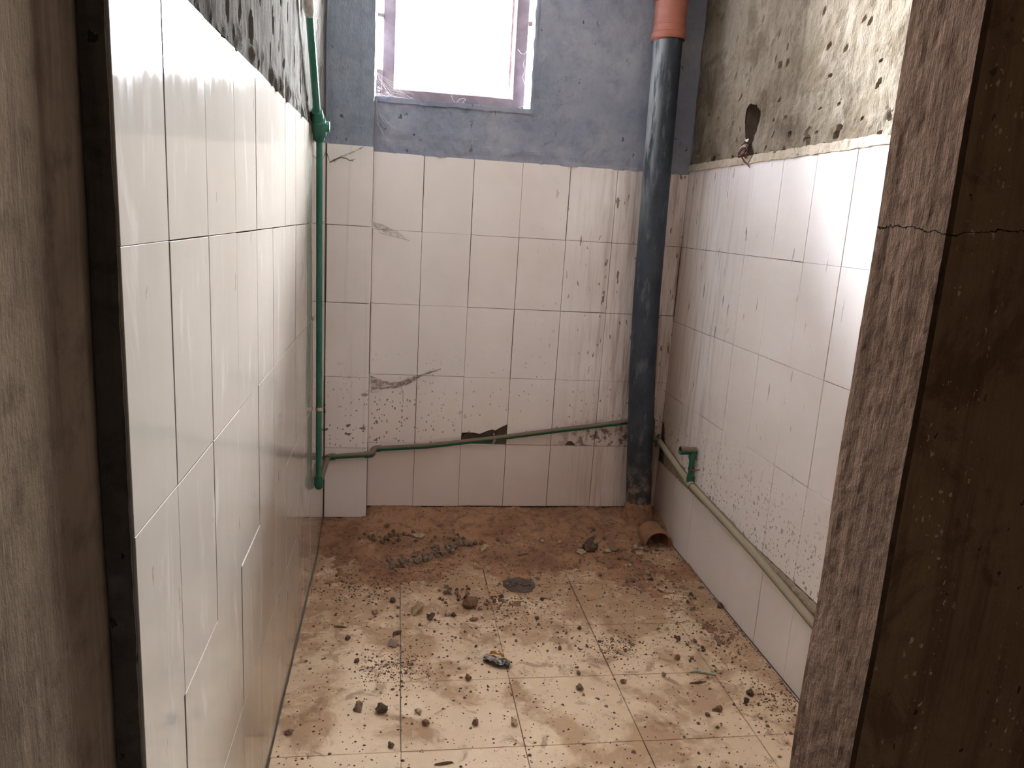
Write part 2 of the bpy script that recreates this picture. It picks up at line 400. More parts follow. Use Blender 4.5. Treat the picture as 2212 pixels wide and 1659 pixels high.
# right wall with the chiselled cable recess
RH = [(1622,224),(1633,227),(1639,240),(1638,262),(1633,280),(1627,297),(1625,318),(1629,336),(1624,341),(1613,343),(1611,328),(1609,303),(1609,275),(1611,250),(1615,232)]
RHP = [on_x(u, v, XR) for u, v in RH]
def inpoly(a, b, P):
    c = False; j = len(P)-1
    for i in range(len(P)):
        if (P[i][1] > b) != (P[j][1] > b) and a < (P[j][0]-P[i][0])*(b-P[i][1])/(P[j][1]-P[i][1]+1e-12)+P[i][0]: c = not c
        j = i
    return c
RP2 = [(p.y, p.z) for p in RHP]
def right_disp(y, z):
    h = .009*fbm(Vector((11, y*6, z*5)), 4) + .003*fbm(Vector((5, y*34, z*26)), 3)
    t = mn.noise(Vector((2, y*48+z*22, z*36)))
    if t > .58: h -= min(.014, (t-.58)*.2)
    low = sst(1.70, 1.60, z); q = mn.noise(Vector((9, y*26, z*24)))
    h += low*(max(0, q)*.012 - (.014 if q < -.38 else 0))
    return XR + .002 - h
A = lin(YF, -.75, .010)[:-1] + lin(-.75, -.42, .0035)[:-1] + lin(-.42, 0, .008)
B = [1.598 + .22*i/60 for i in range(60)] + lin(1.818, ZC, .012)
up = sheetVF(A, B, lambda y, z: (right_disp(y, z), y, z), lambda y, z: inpoly(y + .004*mn.noise(Vector((y*60, z*60, 0))), z, RP2), True)
core = boxVF(XR+.062, XR+.25, YF-.12, .15, -.2, ZC)
wr = struct(link('wall_right', mesh('wall_right', *joinVF([core, up])), M_RIGHTPL), 'right wall with white tiles below chipped beige plaster')
ring = RHP; k_ = len(ring); c_ = sum(ring, Vector())/k_
V = [c_+(q-c_)*1.05+Vector((.004, 0, 0)) for q in ring] + [c_+(q-c_)*1.0+Vector((.026, 0, 0)) for q in ring] + [c_+(q-c_)*.85+Vector((.05+.006*mn.noise(q*40), 0, 0)) for q in ring] + [c_+Vector((.05, 0, 0))]
F = [(j*k_+i, j*k_+(i+1) % k_, (j+1)*k_+(i+1) % k_, (j+1)*k_+i) for j in range(2) for i in range(k_)] + [(2*k_+i, 2*k_+(i+1) % k_, 3*k_) for i in range(k_)]
link('cable_recess', mesh('cable_recess', V, F), M_BED, wr)['label'] = 'dark chiselled recess in the plaster'
bed = boxVF(XR+DEPTH, XR+.055, YF-.05, .02, -.2, 1.58)
link('tile_bedding', mesh('bedding_right', *bed), M_BED, wr)
def bead(p): return Vector((0, 0, 0)) + vnoise(p, 30)*.0035 + vnoise(p, 80)*.0015
rb = rough_box(XR-.006, XR+.012, YF, -.002, 1.577, 1.604, .007, bead)
link('mortar_bead', mesh('mortar_bead', *rb), M_MORTAR, wr)

# back wall around the window, and the boxed-in pier in the corner
def back_disp(x, z):
    h = .004*fbm(Vector((x*5, 21, z*5)), 4) + .0016*fbm(Vector((x*30, 4, z*30)), 3)
    low = sst(1.68, 1.585, z)*max(0, mn.noise(Vector((x*22, 3, z*24))))*.012
    e = 0
    if z > WZ0-.05 and x < WX1+.05:
        e = .004*mn.noise(Vector((x*40, z*40, 3)))
    return YB + .002 - h - low - e
A = lin(-.02, 0, .01)[:-1] + lin(0, WX1, .00935)[:-1] + lin(WX1, XR, .0095); B = lin(1.562, WZ0, .0092)[:-1] + lin(WZ0, WZ1, .0105)[:-1] + lin(WZ1, ZC, .012)
def wob(x, z):   # the arrises of the opening wander a little
    d = max(abs(x-WX1) if z > WZ0-.02 else 9, 0); e = abs(z-WZ0) if x < WX1+.02 else 9
    k = sst(.02, 0, min(d, e)); return k*.004*mn.noise(Vector((x*26, 5, z*26)))
up = sheetVF(A, B, lambda x, z: (x+wob(x, z), back_disp(x, z), z+wob(x+3, z)), lambda x, z: WX0 < x < WX1 and WZ0 < z < WZ1)
parts = [up, boxVF(-.45, XR+.25, .012, .14, -.2, WZ0-.004), boxVF(-.45, -.002, .012, .14, WZ0-.004, ZC),
         boxVF(WX1+.004, XR+.25, .012, .14, WZ0-.004, ZC), boxVF(-.002, WX1+.004, .012, .14, WZ1+.002, ZC)]
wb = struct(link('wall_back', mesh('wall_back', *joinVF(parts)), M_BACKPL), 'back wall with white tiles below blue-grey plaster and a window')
bed = boxVF(-.05, XR+.01, DEPTH, .012, -.2, 1.575); link('tile_bedding', mesh('bedding_back', *bed), M_BED, wb)
# plaster of the window reveal
rv = rough_box(WX1+.002, WX1+.012, -.002, .142, WZ0-.006, WZ1, .012, lambda p: vnoise(p, 24)*.003, 'xyY')
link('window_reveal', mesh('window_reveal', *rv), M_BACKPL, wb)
rv = rough_box(-.002, WX1+.01, -.003, .142, WZ0-.02, WZ0-.002, .012, lambda p: vnoise(p, 24)*.004, 'yYZ')
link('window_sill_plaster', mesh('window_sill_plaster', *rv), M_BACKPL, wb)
YC = -.085
pf = rough_box(-.20, -.001, YC+.002, .01, 1.577, ZC, .012, lambda p: vnoise(p, 9)*.003 + vnoise(p, 40)*.0015, 'Xyz')
pb = boxVF(-.20, -DEPTH, YC+DEPTH, .02, -.2, 1.58)
wp = struct(link('wall_pier', mesh('wall_pier', *joinVF([pf])), M_COLPL), 'narrow tiled corner pier left of the window')
link('tile_bedding', mesh('bedding_pier', *pb), M_BED, wp)

# front partition on the right of the doorway, with the beam over the doorway
def nibfn(p):
    s = Vector((p.x*70, p.y*70, p.z*5)); h = mn.noise(s)*.0006 + mn.noise(Vector((p.x*120, p.y*120, p.z*60)))*.0005
    v = vnoise(p, 5)*.0022 + vnoise(p, 60)*.0003
    return v + Vector((-h, -h, 0))
M_NIBF = plaster_material('plaster_partition', (.30, .175, .105), (.40, .25, .15), (.13, .07, .042), .1, 2.2, .45, (2, 1.352, .05), (.34, .235, .13), .5, .0, (.75, .56, .36))  # same cement as the jamb; brighter light painted in, plus ochre stains
nb = rough_box(.655, .90, -2.468, -2.352, -.02, ZC, .0075, nibfn, 'xyY')
nc = boxVF(.898, 2.36, -2.466, -2.354, -.02, ZC)
_me = mesh('wall_front', *joinVF([nb, nc])); _me.materials.append(M_NIB); _me.materials.append(M_NIBF)
for _p in _me.polygons:
    if _p.center.x > .662 and _p.center.y < -2.45: _p.material_index = 1
wf = struct(link('wall_front', _me), 'dark brown rough cement door jamb at the right edge')
V, F = boxVF(-.45, .66, -2.47, -2.352, 2.2, ZC)
struct(link('trim_1', mesh('trim_1', V, F), M_NIB), 'cement beam over the doorway')
V, F = boxVF(2.2, 2.36, -4.75, -2.46, -.05, ZC)
struct(link('wall_corridor_right', mesh('wall_corridor_right', V, F), M_SHELL), 'bare cement end wall of the corridor')
V, F = boxVF(-.45, 2.36, -4.75, -4.6, -.05, ZC)
struct(link('wall_corridor_rear', mesh('wall_corridor_rear', V, F), M_CORR), 'cement wall of the corridor behind the doorway')

# ------------------------------------------------------------------ tiles
_tm = {}
def tile_mesh(w, h, mat):
    k = (round(w, 3), round(h, 3), mat.name)
    if k in _tm: return _tm[k]
    c, d = .0006, DEPTH
    def ring(i, z): return [(-w/2+i, -h/2+i, z), (w/2-i, -h/2+i, z), (w/2-i, h/2-i, z), (-w/2+i, h/2-i, z)]
    V = ring(0, -d) + ring(0, -c) + ring(c, 0); F = [(8, 9, 10, 11)]
    for b in (0, 4):
        for q in range(4): F.append((b+q, b+(q+1) % 4, b+4+(q+1) % 4, b+4+q))
    me = mesh('tile', V, F); me.materials.append(mat); _tm[k] = me; return me
def frame(U, Vv):
    U, Vv = Vector(U), Vector(Vv); N = U.cross(Vv); m = Matrix.Identity(4)
    for i in range(3): m[i][0], m[i][1], m[i][2] = U[i], Vv[i], N[i]
    return m
def lay(parent, org, U, Vv, us, vs, mat, jit=.0007, tilt=.0016, skip=(), gap=(.0014, .0030), name='tile'):
    """tiles on the grid us x vs of the plane org + u*U + v*Vv"""
    base = frame(U, Vv); U, Vv, org = Vector(U), Vector(Vv), Vector(org)
    for i in range(len(us)-1):
        gu = random.uniform(*gap)
        for j in range(len(vs)-1):
            if (i, j) in skip: continue
            w, h = abs(us[i+1]-us[i])-gu, abs(vs[j+1]-vs[j])-random.choice((.001, .001, .0015, .002))
            c = org + U*((us[i]+us[i+1])/2+random.uniform(-jit, jit)) + Vv*((vs[j]+vs[j+1])/2+random.uniform(-jit, jit)) + base.to_3x3().col[2]*random.uniform(-.0007, .0007)
            o = link(name, tile_mesh(w, h, mat), None, parent)
            o.matrix_world = Matrix.Translation(c) @ base @ Matrix.Rotation(random.uniform(-tilt, tilt), 4, 'X') @ Matrix.Rotation(random.uniform(-tilt, tilt), 4, 'Y') @ Matrix.Rotation(random.uniform(-.002, .002), 4, 'Z')
def cut_tile(parent, P, normal, mat, label=None):
    """a broken tile with the outline P (world points, counter-clockwise seen from the room)"""
    n = Vector(normal)*DEPTH; k = len(P); c = sum((Vector(p) for p in P), Vector())/k
    V = [Vector(p)-c for p in P] + [Vector(p)-c-n for p in P]
    F = [tuple(range(k))] + [(i, k+i, k+(i+1) % k, (i+1) % k) for i in range(k)]
    me = mesh('tile', V, F); bm = bmesh.new(); bm.from_mesh(me); bmesh.ops.triangulate(bm, faces=[f for f in bm.faces if len(f.verts) > 4]); bm.to_mesh(me); bm.free()
    o = link('tile', me, mat, parent, c)
    if label: o['label'] = label
    return o
# left wall: u runs towards the window (+y), seen from the room u must go left..right with normal +x
ys = [YF, -2.18] + [-2.18+.2*i for i in range(1, 11)] + [.0]
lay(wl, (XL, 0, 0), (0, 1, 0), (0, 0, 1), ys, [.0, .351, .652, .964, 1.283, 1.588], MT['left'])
# back wall
xs = [.201*i for i in range(7)] + [XR]
zs = [.070, .360, .661, .962, 1.263, 1.565]
lay(wb, (0, YB, 0), (1, 0, 0), (0, 0, 1), xs, zs, MT['back'], skip={(2, 1), (4, 1)})
def bp(u, v): return on_y(u, v, YB)
g0 = .001
ragged = [(991,941),(993,935),(1010,934),(1024,934.5),(1036,937),(1047,933),(1053,930.5),(1064,927.5),(1069,930),(1082,923),(1095,917)]
P = [Vector((xs[2]+g0, 0, zs[2]-g0)), Vector((xs[2]+g0, 0, bp(991, 941).z))] + [bp(u, v) for u, v in ragged[1:-1]] + [Vector((xs[3]-g0, 0, bp(1095, 917).z)), Vector((xs[3]-g0, 0, zs[2]-g0))]
cut_tile(wb, P, (0, -1, 0), MT['back'], 'tile with its lower edge broken away behind the green pipe')
chip = [(1219,963),(1224,957),(1226,953.5),(1234,952.5),(1239,957),(1243,964)]
P = [Vector((xs[4]+g0, 0, zs[2]-g0)), Vector((xs[4]+g0, 0, zs[1]+g0))] + [Vector((bp(u, v).x, 0, max(zs[1]+g0, bp(u, v).z))) for u, v in chip] + [Vector((xs[5]-g0, 0, zs[1]+g0)), Vector((xs[5]-g0, 0, zs[2]-g0))]
cut_tile(wb, P, (0, -1, 0), MT['back'], 'tile with a small chip out of its lower edge')
# pier front and its return
zp = [.052, .360, .664, .969, 1.274, 1.577]
lay(wp, (0, YC, 0), (1, 0, 0), (0, 0, 1), [XL+.002, -.0005], zp, MT['column'])
lay(wp, (0, 0, 0), (0, 1, 0), (0, 0, 1), [YC+.001, -.001], zp, MT['column'])
# right wall: normal -x, u = -y
yr = [0.0] + [.212+.2025*i for i in range(11)] + [2.352]
lay(wr, (XR, 0, 0), (0, -1, 0), (0, 0, 1), yr, [.617, .940, 1.262, 1.580], MT['right'])
lay(wr, (XR, 0, 0), (0, -1, 0), (0, 0, 1), yr, [.315, .617], MT['right'], skip={(0, 0)})
lay(wr, (XR, 0, 0), (0, -1, 0), (0, 0, 1), [0.0]+[.222+.2055*i for i in range(11)]+[2.352], [.0, .294], MT['right'])
P = [(XR, -.001, .616), (XR, -.001, .48), (XR, -.02, .475), (XR, -.035, .45), (XR, -.042, .42), (XR, -.05, .40), (XR, -.09, .375), (XR, -.15, .36), (XR, -.211, .352), (XR, -.211, .616)]
cut_tile(wr, P, (-1, 0, 0), MT['right'], 'corner tile broken away where the pipe passes')
# floor
lay(floor, (0, 0, 0), (1, 0, 0), (0, 1, 0), [XL+.003, .147, .467, .787, 1.108, XR-.004], [-2.39, -2.086, -1.790, -1.494, -1.198, -.907, -.61, -.314, -.01], M_FLOOR, tilt=.003, gap=(.001, .003))

hc = on_z(1121, 1264, 0); V = [(hc.x, hc.y, .0025)]; F = []
for j in range(1, 9):
    for i in range(32):
        a = 2*math.pi*i/32; r = j/8*(1+.16*mn.noise(Vector((math.cos(a)*1.7, math.sin(a)*1.7, 3)))); x, y = hc.x+.062*r*math.cos(a), hc.y+.060*r*math.sin(a)
        V.append((x, y, .0012 if j == 8 else .003+.0028*mn.noise(Vector((x*70, y*70, 0)))))
for i in range(32): F.append((0, 1+i, 1+(i+1) % 32))
for j in range(7):
    for i in range(32): F.append((1+j*32+i, 1+(j+1)*32+i, 1+(j+1)*32+(i+1) % 32, 1+j*32+(i+1) % 32))
link('broken_patch', mesh('broken_patch', V, F), M_BED, floor)['label'] = 'dark broken patch of exposed screed'

# mortar that the right-hand pipe is bedded in
def rpz(y): # height of the pipe on the right wall
    K = [(.02, .404), (-.416, .333), (-.968, .305), (-1.225, .283), (-1.378, .268), (-2.3, .20)]
    for (a, za), (b, zb) in zip(K, K[1:]):
        if y >= b: return za+(zb-za)*(y-a)/(b-a)
    return K[-1][1]
Ay = lin(-1.75, -.075, .009)
def mort(y, t):
    lo = min(.289 + .003*mn.noise(Vector((y*40, 1, 0))), rpz(y)-.004); hi = max(rpz(y) + .012, .312) + .004*mn.noise(Vector((y*30, 7, 0)))
    z = lo+(hi-lo)*t; bulge = math.sin(math.pi*min(1, max(0, t)))
    return (XR + .001 - .011*bulge*(.6+.6*abs(mn.noise(Vector((y*22, 3, z*22))))) - .003*mn.noise(Vector((y*70, 0, z*70))), y, z)
V, F = sheetVF(Ay, [i/6 for i in range(7)], mort, None, True)
link('mortar_fillet', mesh('mortar_fillet', V, F), M_MORTAR_D, wr)

# ------------------------------------------------------------------ window
win = empty('window_1', ((WX0+WX1)/2, .075, WZ0)); struct(win, 'small brown wooden window blown out by white daylight')
o0 = Vector(win.location)
def wpart(name, b, par=None, off=Vector()):
    x0, x1, y0, y1, z0, z1 = b; c = Vector(((x0+x1)/2, (y0+y1)/2, (z0+z1)/2))
    V, F = boxVF(x0-c.x, x1-c.x, y0-c.y, y1-c.y, z0-c.z, z1-c.z); me = mesh(name, V, F)
    bm = bmesh.new(); bm.from_mesh(me); bmesh.ops.bevel(bm, geom=bm.edges[:], offset=.0025, segments=1, affect='EDGES'); bm.to_mesh(me); bm.free()
    return link(name, me, M_WOOD, par or win, c-o0-off)
FXA, FXB, FXC, FXD = .024, .072, .553, .604
wpart('frame_stile', (FXA, FXB, .08, .112, WZ0+.001, WZ1-.002)); wpart('frame_stile', (FXC, FXD, .08, .112, WZ0+.001, WZ1-.002))
wpart('frame_rail', (FXB, FXC, .08, .112, WZ0+.001, WZ0+.044)); wpart('frame_rail', (FXB, FXC, .08, .112, WZ1-.045, WZ1-.002))
wpart('fixing_lug', (.001, FXA+.001, .06, .09, 2.075, 2.093)); wpart('frame_packing', (.001, FXA+.001, .055, .10, WZ0+.002, 1.885)); wpart('fixing_lug', (.001, FXA+.001, .07, .082, 2.42, 2.44))
wpart('fixing_lug', (FXD-.001, WX1+.001, .07, .082, 2.1, 2.12))
sash = wpart('sash', (.066, .078, .116, .130, WZ0+.046, WZ1-.05)); so = Vector(sash.location)
wpart('sash_stile', (.538, .555, .116, .130, WZ0+.046, WZ1-.05), sash, so)
wpart('sash_rail', (.076, .536, .116, .130, WZ0+.046, WZ0+.056), sash, so); wpart('sash_rail', (.076, .536, .116, .130, WZ1-.062, WZ1-.05), sash, so)
V, F = boxVF(-.231, .231, -.0015, .0015, -.32, .32)
link('pane', mesh('pane', V, F), M_GLASS, sash, Vector((.306, .123, (WZ0+WZ1)/2))-o0-so)

# ------------------------------------------------------------------ soil pipe
def part(name, VF, mat, root, sm=30):
    c = Vector(root.location); q = root.parent
    while q is not None: c = c + Vector(q.location); q = q.parent
    V = [Vector(v)-c for v in VF[0]]; o = link(name, mesh(name, V, VF[1]), mat, root)
    return shade(o, sm) if sm else o
soil = empty('soil_pipe', (1.21, -.10, .0)); tag(soil, 'thick slate-grey plastic soil pipe rising in the back right corner', 'pipe')
SP = [(1.128, 2.70), (1.133, 2.30), (1.134, 2.045), (1.140, 1.577), (1.149, 1.051), (1.162, .738), (1.194, .262), (1.212, .02)]
sp = []
for (xa, za), (xb, zb) in zip(SP, SP[1:]):
    for t in range(6): sp.append((xa+(xb-xa)*t/6, -.10, za+(zb-za)*t/6))
sp.append((1.212, -.10, .02))
part('pipe', tubeVF(sp, .0565, 36), M_SOIL, soil)
def sx(z):
    for (xa, za), (xb, zb) in zip(SP, SP[1:]):
        if z >= zb: return xa+(xb-xa)*(z-za)/(zb-za)
    return SP[-1][0]
prof = [(2.060, .0575), (2.060, .0655), (2.064, .0675), (2.083, .0675), (2.087, .0635), (2.110, .0628), (2.112, .0640), (2.116, .0640), (2.118, .0628), (2.195, .0628), (2.199, .0670), (2.216, .0670), (2.220, .0635), (2.30, .0630), (2.30, .0570)]
cp = part('coupling', tubeVF([(sx(z), -.10, z) for z, r in prof], [r for z, r in prof], 36, False), M_TERRA, soil); cp['label'] = 'terracotta plastic coupling'
# cement splashed round its foot
V, F = [], []; n, mrows = 30, 9
for j in range(mrows):
    t = j/(mrows-1); z = .005+.135*t
    for i in range(n):
        a = 2*math.pi*i/n; r = .059 + .032*(1-t)**2*(1+.5*mn.noise(Vector((math.cos(a)*2, math.sin(a)*2, z*18)))) + .004*mn.noise(Vector((math.cos(a)*9, math.sin(a)*9, z*60)))
        if t > .98: r = .0555
        zz = z + (.010*mn.noise(Vector((math.cos(a)*2.4, math.sin(a)*2.4, 4))) if j > 2 else 0)
        x = sx(max(zz, .02)) + math.cos(a)*r; y = -.10+math.sin(a)*r
        V.append((min(x, XR-.003), min(y, -.004), zz))
for j in range(mrows-1):
    for i in range(n): F.append((j*n+i, j*n+(i+1) % n, (j+1)*n+(i+1) % n, (j+1)*n+i))
part('mortar_collar', (V, F), M_DIRT, soil, 60)
# open drain stub on the floor
stub = empty('drain_pipe', (1.235, -.30, .0)); tag(stub, 'open dusty orange drain pipe end lying on the floor in the corner', 'pipe')
c0, c1 = Vector((1.236, -.305, .020)), Vector((1.229, -.205, .030))
def ringtube(a, b, ro, ri, seg=36):
    d = (b-a).normalized(); up = Vector((0, 0, 1)); s = d.cross(up).normalized(); u2 = s.cross(d); V, F = [], []
    for (c, r) in ((b, ro), (a+d*.028, ro), (a+d*.026, ro+.0035), (a+d*.004, ro+.0035), (a, ro+.001), (a, ri), (b, ri)):
        for k in range(seg):
            t = 2*math.pi*k/seg; V.append(tuple(c+s*math.cos(t)*r+u2*math.sin(t)*r))
    for j in range(6):
        for k in range(seg): F.append((j*seg+k, j*seg+(k+1) % seg, (j+1)*seg+(k+1) % seg, (j+1)*seg+k))
    F.append(tuple(range(6*seg, 7*seg)))
    return V, F
part('pipe', ringtube(c0, c1, .0565, .0525), M_STUB, stub)

# ------------------------------------------------------------------ green water pipe
wpipe = empty('water_pipe', (-.158, -.50, .33)); tag(wpipe, 'thin green plastic water pipe running down and round the tiled walls', 'pipe')
rx = XL+.017
R0 = Vector((rx, -.475, .333)); C0 = Vector((rx, YC-.016, .325)); C1 = Vector((.020, YC-.016, .338)); B0 = Vector((.028, -.018, .336)); B1 = Vector((1.245, -.018, .494)); D1 = Vector((1.250, -.020, .402))
yr_ = lambda u, v: on_x(u, v, rx)
top_u = on_x(690, 300, rx); ju = on_x(685, 246, rx+.002); hi = on_x(668, 25, rx+.004); hi2 = hi + (hi-ju)*2.2
rise = [Vector((rx, R0.y, .345)), Vector((rx, R0.y-.01, .8)), Vector((rx, top_u.y, top_u.z))]
part('riser', tubeVF([rise[0].lerp(rise[1], i/4) for i in range(4)] + [rise[1].lerp(rise[2], i/4) for i in range(5)], .0105, 18), M_GREEN_UP, wpipe)
for zc, r in ((.63, .0118), (.955, .0115)):
    cl = part('pipe_clip', tubeVF([(rx, R0.y-.006, zc-.006), (rx, R0.y-.006, zc+.006)], .0125, 16), M_CLIP, wpipe)
# bottom elbow of the riser
el = [Vector((rx, R0.y, .372))] + bend((rx, R0.y, .372), R0, (rx, R0.y+.04, .333), .012) + [Vector((rx, R0.y+.032, .333))]
part('elbow', tubeVF(el, [.0145]+[.0155]*7+[.0145], 18), M_GREEN_UP, wpipe)
part('floor_run', tubeVF([Vector((rx, R0.y+.03, .333)), C0-Vector((0, .02, 0))], .0105, 16), M_GREEN, wpipe)
el = [C0-Vector((0, .026, 0))] + bend(C0-Vector((0, .05, 0)), C0, C1, .012) + [C0+Vector((.03, 0, .002))]
part('elbow', tubeVF(el, .0142, 16), M_GREEN, wpipe)
part('wall_run', tubeVF([C0+Vector((.028, 0, .002)), C1-Vector((.012, 0, 0))], .0108, 16), M_GREEN, wpipe)
el = [C1-Vector((.03, 0, .002))] + bend(C1-Vector((.05, 0, 0)), C1, B0, .014) + bend(C1, B0, B1, .014) + [B0+(B1-B0).normalized()*.03]
part('elbow', tubeVF(el, .0138, 16), M_GREEN, wpipe)
bk = [(B0.x+.028, .339), (.25, .353), (.53, .391), (.817, .434), (1.132, .479), (B1.x, B1.z)]
bpts = []
for (xa, za), (xb, zb) in zip(bk, bk[1:]):
    for t in range(4): bpts.append((xa+(xb-xa)*t/4, -.0185-.003*math.sin((xa-.05)*2.4), za+(zb-za)*t/4))
bpts.append((B1.x, -.0185, B1.z))
part('wall_run', tubeVF(bpts, .0112, 16), M_GREEN, wpipe)
q = on_y(1067, 949, -.02)
cl = part('pipe_clip', tubeVF([(q.x-.005, -.019, q.z-.0008), (q.x+.005, -.019, q.z+.0008)], .0135, 16), M_CLIP, wpipe)
for s in (-1, 1): part('clip_screw', tubeVF([(q.x, -.001, q.z+s*.020), (q.x, -.012, q.z+s*.020)], .0042, 8), M_CLIP, cl)
# corner drop behind the soil pipe, then the right-hand run
part('elbow', tubeVF([B1] + bend(B1, (1.262, -.019, .496), (1.262, -.02, .41), .010) + bend((1.262, -.019, .496), (1.262, -.02, .405), (1.30, -.03, .400), .010) + [Vector((1.299, -.032, .400))], .0112, 14), M_GREEN, wpipe)
rr = [(1.299, y, rpz(y)+.001*mn.noise(Vector((y*9, 0, 0)))) for y in lin(-1.9, -.03, .08)]
part('wall_run', tubeVF(rr, [.0128+.0012*sst(-.5, -1.4, p[1]) for p in rr], 16), M_PALEPIPE, wpipe)
TY = -.418; TZ = rpz(TY)
part('tee', tubeVF([(1.299, TY-.028, rpz(TY-.028)), (1.299, TY+.03, rpz(TY+.03))], .0165, 18), M_PALEPIPE, wpipe)
part('tee_branch', tubeVF([(1.299, TY, TZ), (1.298, TY, TZ+.034), (1.298, TY, TZ+.036)], [.0155, .0150, .0118], 18), M_GREEN_UP, wpipe)
part('branch', tubeVF([(1.298, TY, TZ+.03), (1.296, TY, .45)], .0112, 18), M_GREEN_UP, wpipe)
part('clamp', tubeVF([(1.297, TY, .394), (1.297, TY, .404)], .0128, 18), M_RUST, wpipe)
part('clamp_nail', tubeVF([(1.290, TY-.016, .399), (1.299, TY-.03, .400), (1.312, TY-.05, .412)], .0022, 8), M_RUST, wpipe)
oz = .474
oe = part('outlet_elbow', tubeVF([(1.296, TY, .434), (1.296, TY, .446), (1.296, TY, oz-.004)], [.0118, .0150, .0160], 20), M_GREEN_UP, wpipe)
V, F = [], []
for (x, r) in ((1.309, .0005), (1.309, .0155), (1.255, .0165), (1.249, .0180), (1.243, .0180), (1.243, .0135), (1.303, .0125), (1.303, .0003)):
    for k in range(22):
        t = 2*math.pi*k/22; V.append((x, TY+math.cos(t)*r, oz+math.sin(t)*r))
for j in range(7):
    for k in range(22): F.append((j*22+k, j*22+(k+1) % 22, (j+1)*22+(k+1) % 22, (j+1)*22+k))
part('outlet', (V, F), M_GREEN, wpipe)
# the union high on the riser and the leaning pipe above
ub = top_u; ut = ju
def lp(t): return ub.lerp(ut, t)
un = part('union', tubeVF([lp(-.15), lp(.0), lp(.02), lp(.22), lp(.24), lp(.82), lp(.84), lp(1.0), lp(1.12), lp(1.14)], [.0110, .0165, .0185, .0185, .0255, .0255, .0200, .0190, .0170, .0112], 20), M_GREEN_UP, wpipe)
part('union_valve', tubeVF([lp(.53), lp(.53)+Vector((.034, .004, 0)), lp(.53)+Vector((.036, .004, 0))], [.0165, .0165, .013], 14), M_GREEN_UP, wpipe)
part('upper_pipe', tubeVF([ju, hi, hi2], .0112, 16), M_GREEN_UP, wpipe)
d = (hi-ju).normalized()
tp = part('thread_tape', tubeVF([hi-d*.012, hi+d*.006, hi+d*.035, hi+d*.07], [.0120, .0165, .0150, .0125], 12), M_TAPE, wpipe); tp['label'] = 'grey tape wound round the pipe'

# ------------------------------------------------------------------ cable in the recess
wire = empty('electric_cable', on_x(1612, 330, XR-.005)); tag(wire, 'coiled red-brown electric cable hanging from the recess in the plaster', 'cable')
def wx(u, v, d): return on_x(u, v, XR-d)
c = wx(1605, 325, .022); pts = []
ax = (wx(1613, 315, .022)-wx(1593, 329, .030)); ay = (wx(1606, 315, .03)-wx(1604, 336, .014))
for i in range(60):
    a = i/60*2*math.pi*3.2; k = 1-.12*(i/60); pts.append(c + ax*.5*math.cos(a)*k + ay*.42*math.sin(a)*k + Vector((-.007*(i/60), 0, .004*math.sin(a*.7))))
part('coil', tubeVF(pts, .0016, 8), M_WIREW, wire)
part('coil_sheath', tubeVF([q_+Vector((.003, 0, -.006)) for q_ in pts[::2]], .0019, 8), M_WIRE, wire)
part('lead', tubeVF([wx(1619, 300, -.03), wx(1618, 312, -.01), wx(1616, 322, .012), wx(1612, 331, .02), wx(1611, 341, .016), wx(1607, 338, .014)], .0026, 8), M_WIRE, wire)
part('lead', tubeVF([wx(1598, 328, .02), wx(1603, 341, .014), wx(1608, 350, .010), wx(1615, 355, .008), wx(1619, 362, .006)], [.0016, .0022, .0026, .003, .0014], 8), M_WIRE, wire)
part('lead', tubeVF([wx(1627, 334, .004), wx(1621, 343, .010), wx(1616, 352, .009)], .0014, 8), M_WIRE, wire)
part('paper_scrap', ([wx(1608, 302, .0), wx(1618, 299, .004), wx(1616, 305, .008), wx(1612, 307, .008)], [(0, 1, 2, 3)]), M_TAPE, wire, None)

# ------------------------------------------------------------------ dirt on the floor
BLOB = [(1.15, -.62, .26, .009), (1.22, -1.0, .2, .006), (.62, -.45, .2, .010), (.18, -.45, .22, .008), (.55, -.78, .16, .006), (.12, -1.12, .13, .0045), (.95, -.35, .3, .008), (.0, -.62, .18, .004), (.85, -1.05, .10, .003), (1.28, -1.35, .14, .004)]
def dirt_h(x, y):
    pier = sst(.06, -.02, x)
    back = sst(-.40, -.02 - .07*pier, y)*(.066 - .014*pier)
    c = back + sst(-.75, -.25, y)*.007 - .0062 - .003*sst(-.5, -1.3, y)
    c -= .030*sst(.13, .04, math.hypot(x-1.235, (y+.335)))
    for bx, by, r, k in BLOB: c += k*max(0, 1-((x-bx)**2+(y-by)**2)/(r*r))
    p = Vector((x, y, 0)); amp = 1 + .8*sst(-.7, -.2, y)
    h = c + amp*(.0048*fbm(p*5.5, 3) + .0055*fbm(p*2.3+Vector((9, 3, 0)), 2)*sst(-.95, -.35, y) + .0034*fbm(p*17+Vector((5, 0, 0)), 3) + .0024*fbm(p*48, 2)) + .004*sst(-.6, -.25, y)*max(0, fbm(p*30+Vector((2, 8, 0)), 2)-.25)
    h -= .012*sst(.07, .03, math.hypot((x-.585)/1.35, y+.625)) # broken hole
    return h
A = lin(XL+.001, XR-.001, .0068); B = lin(-1.75, .006, .0068)
H = [[dirt_h(a, b) for b in B] for a in A]
V = []; F = []; used = {}
def dv(i, j):
    if (i, j) not in used: used[(i, j)] = len(V); V.append((A[i], B[j], max(-.004, H[i][j])))
    return used[(i, j)]
for i in range(len(A)-1):
    for j in range(len(B)-1):
        if max(H[i][j], H[i+1][j], H[i][j+1], H[i+1][j+1]) > .0006: F.append((dv(i, j), dv(i+1, j), dv(i+1, j+1), dv(i, j+1)))
dl = link('dirt_layer', mesh('dirt_layer', V, F, True), M_DIRT)
tag(dl, 'brown dirt and dried mortar spread over the tiled floor', 'dirt', None, 'stuff')
def ground(x, y): return max(0.0008, dirt_h(x, y))

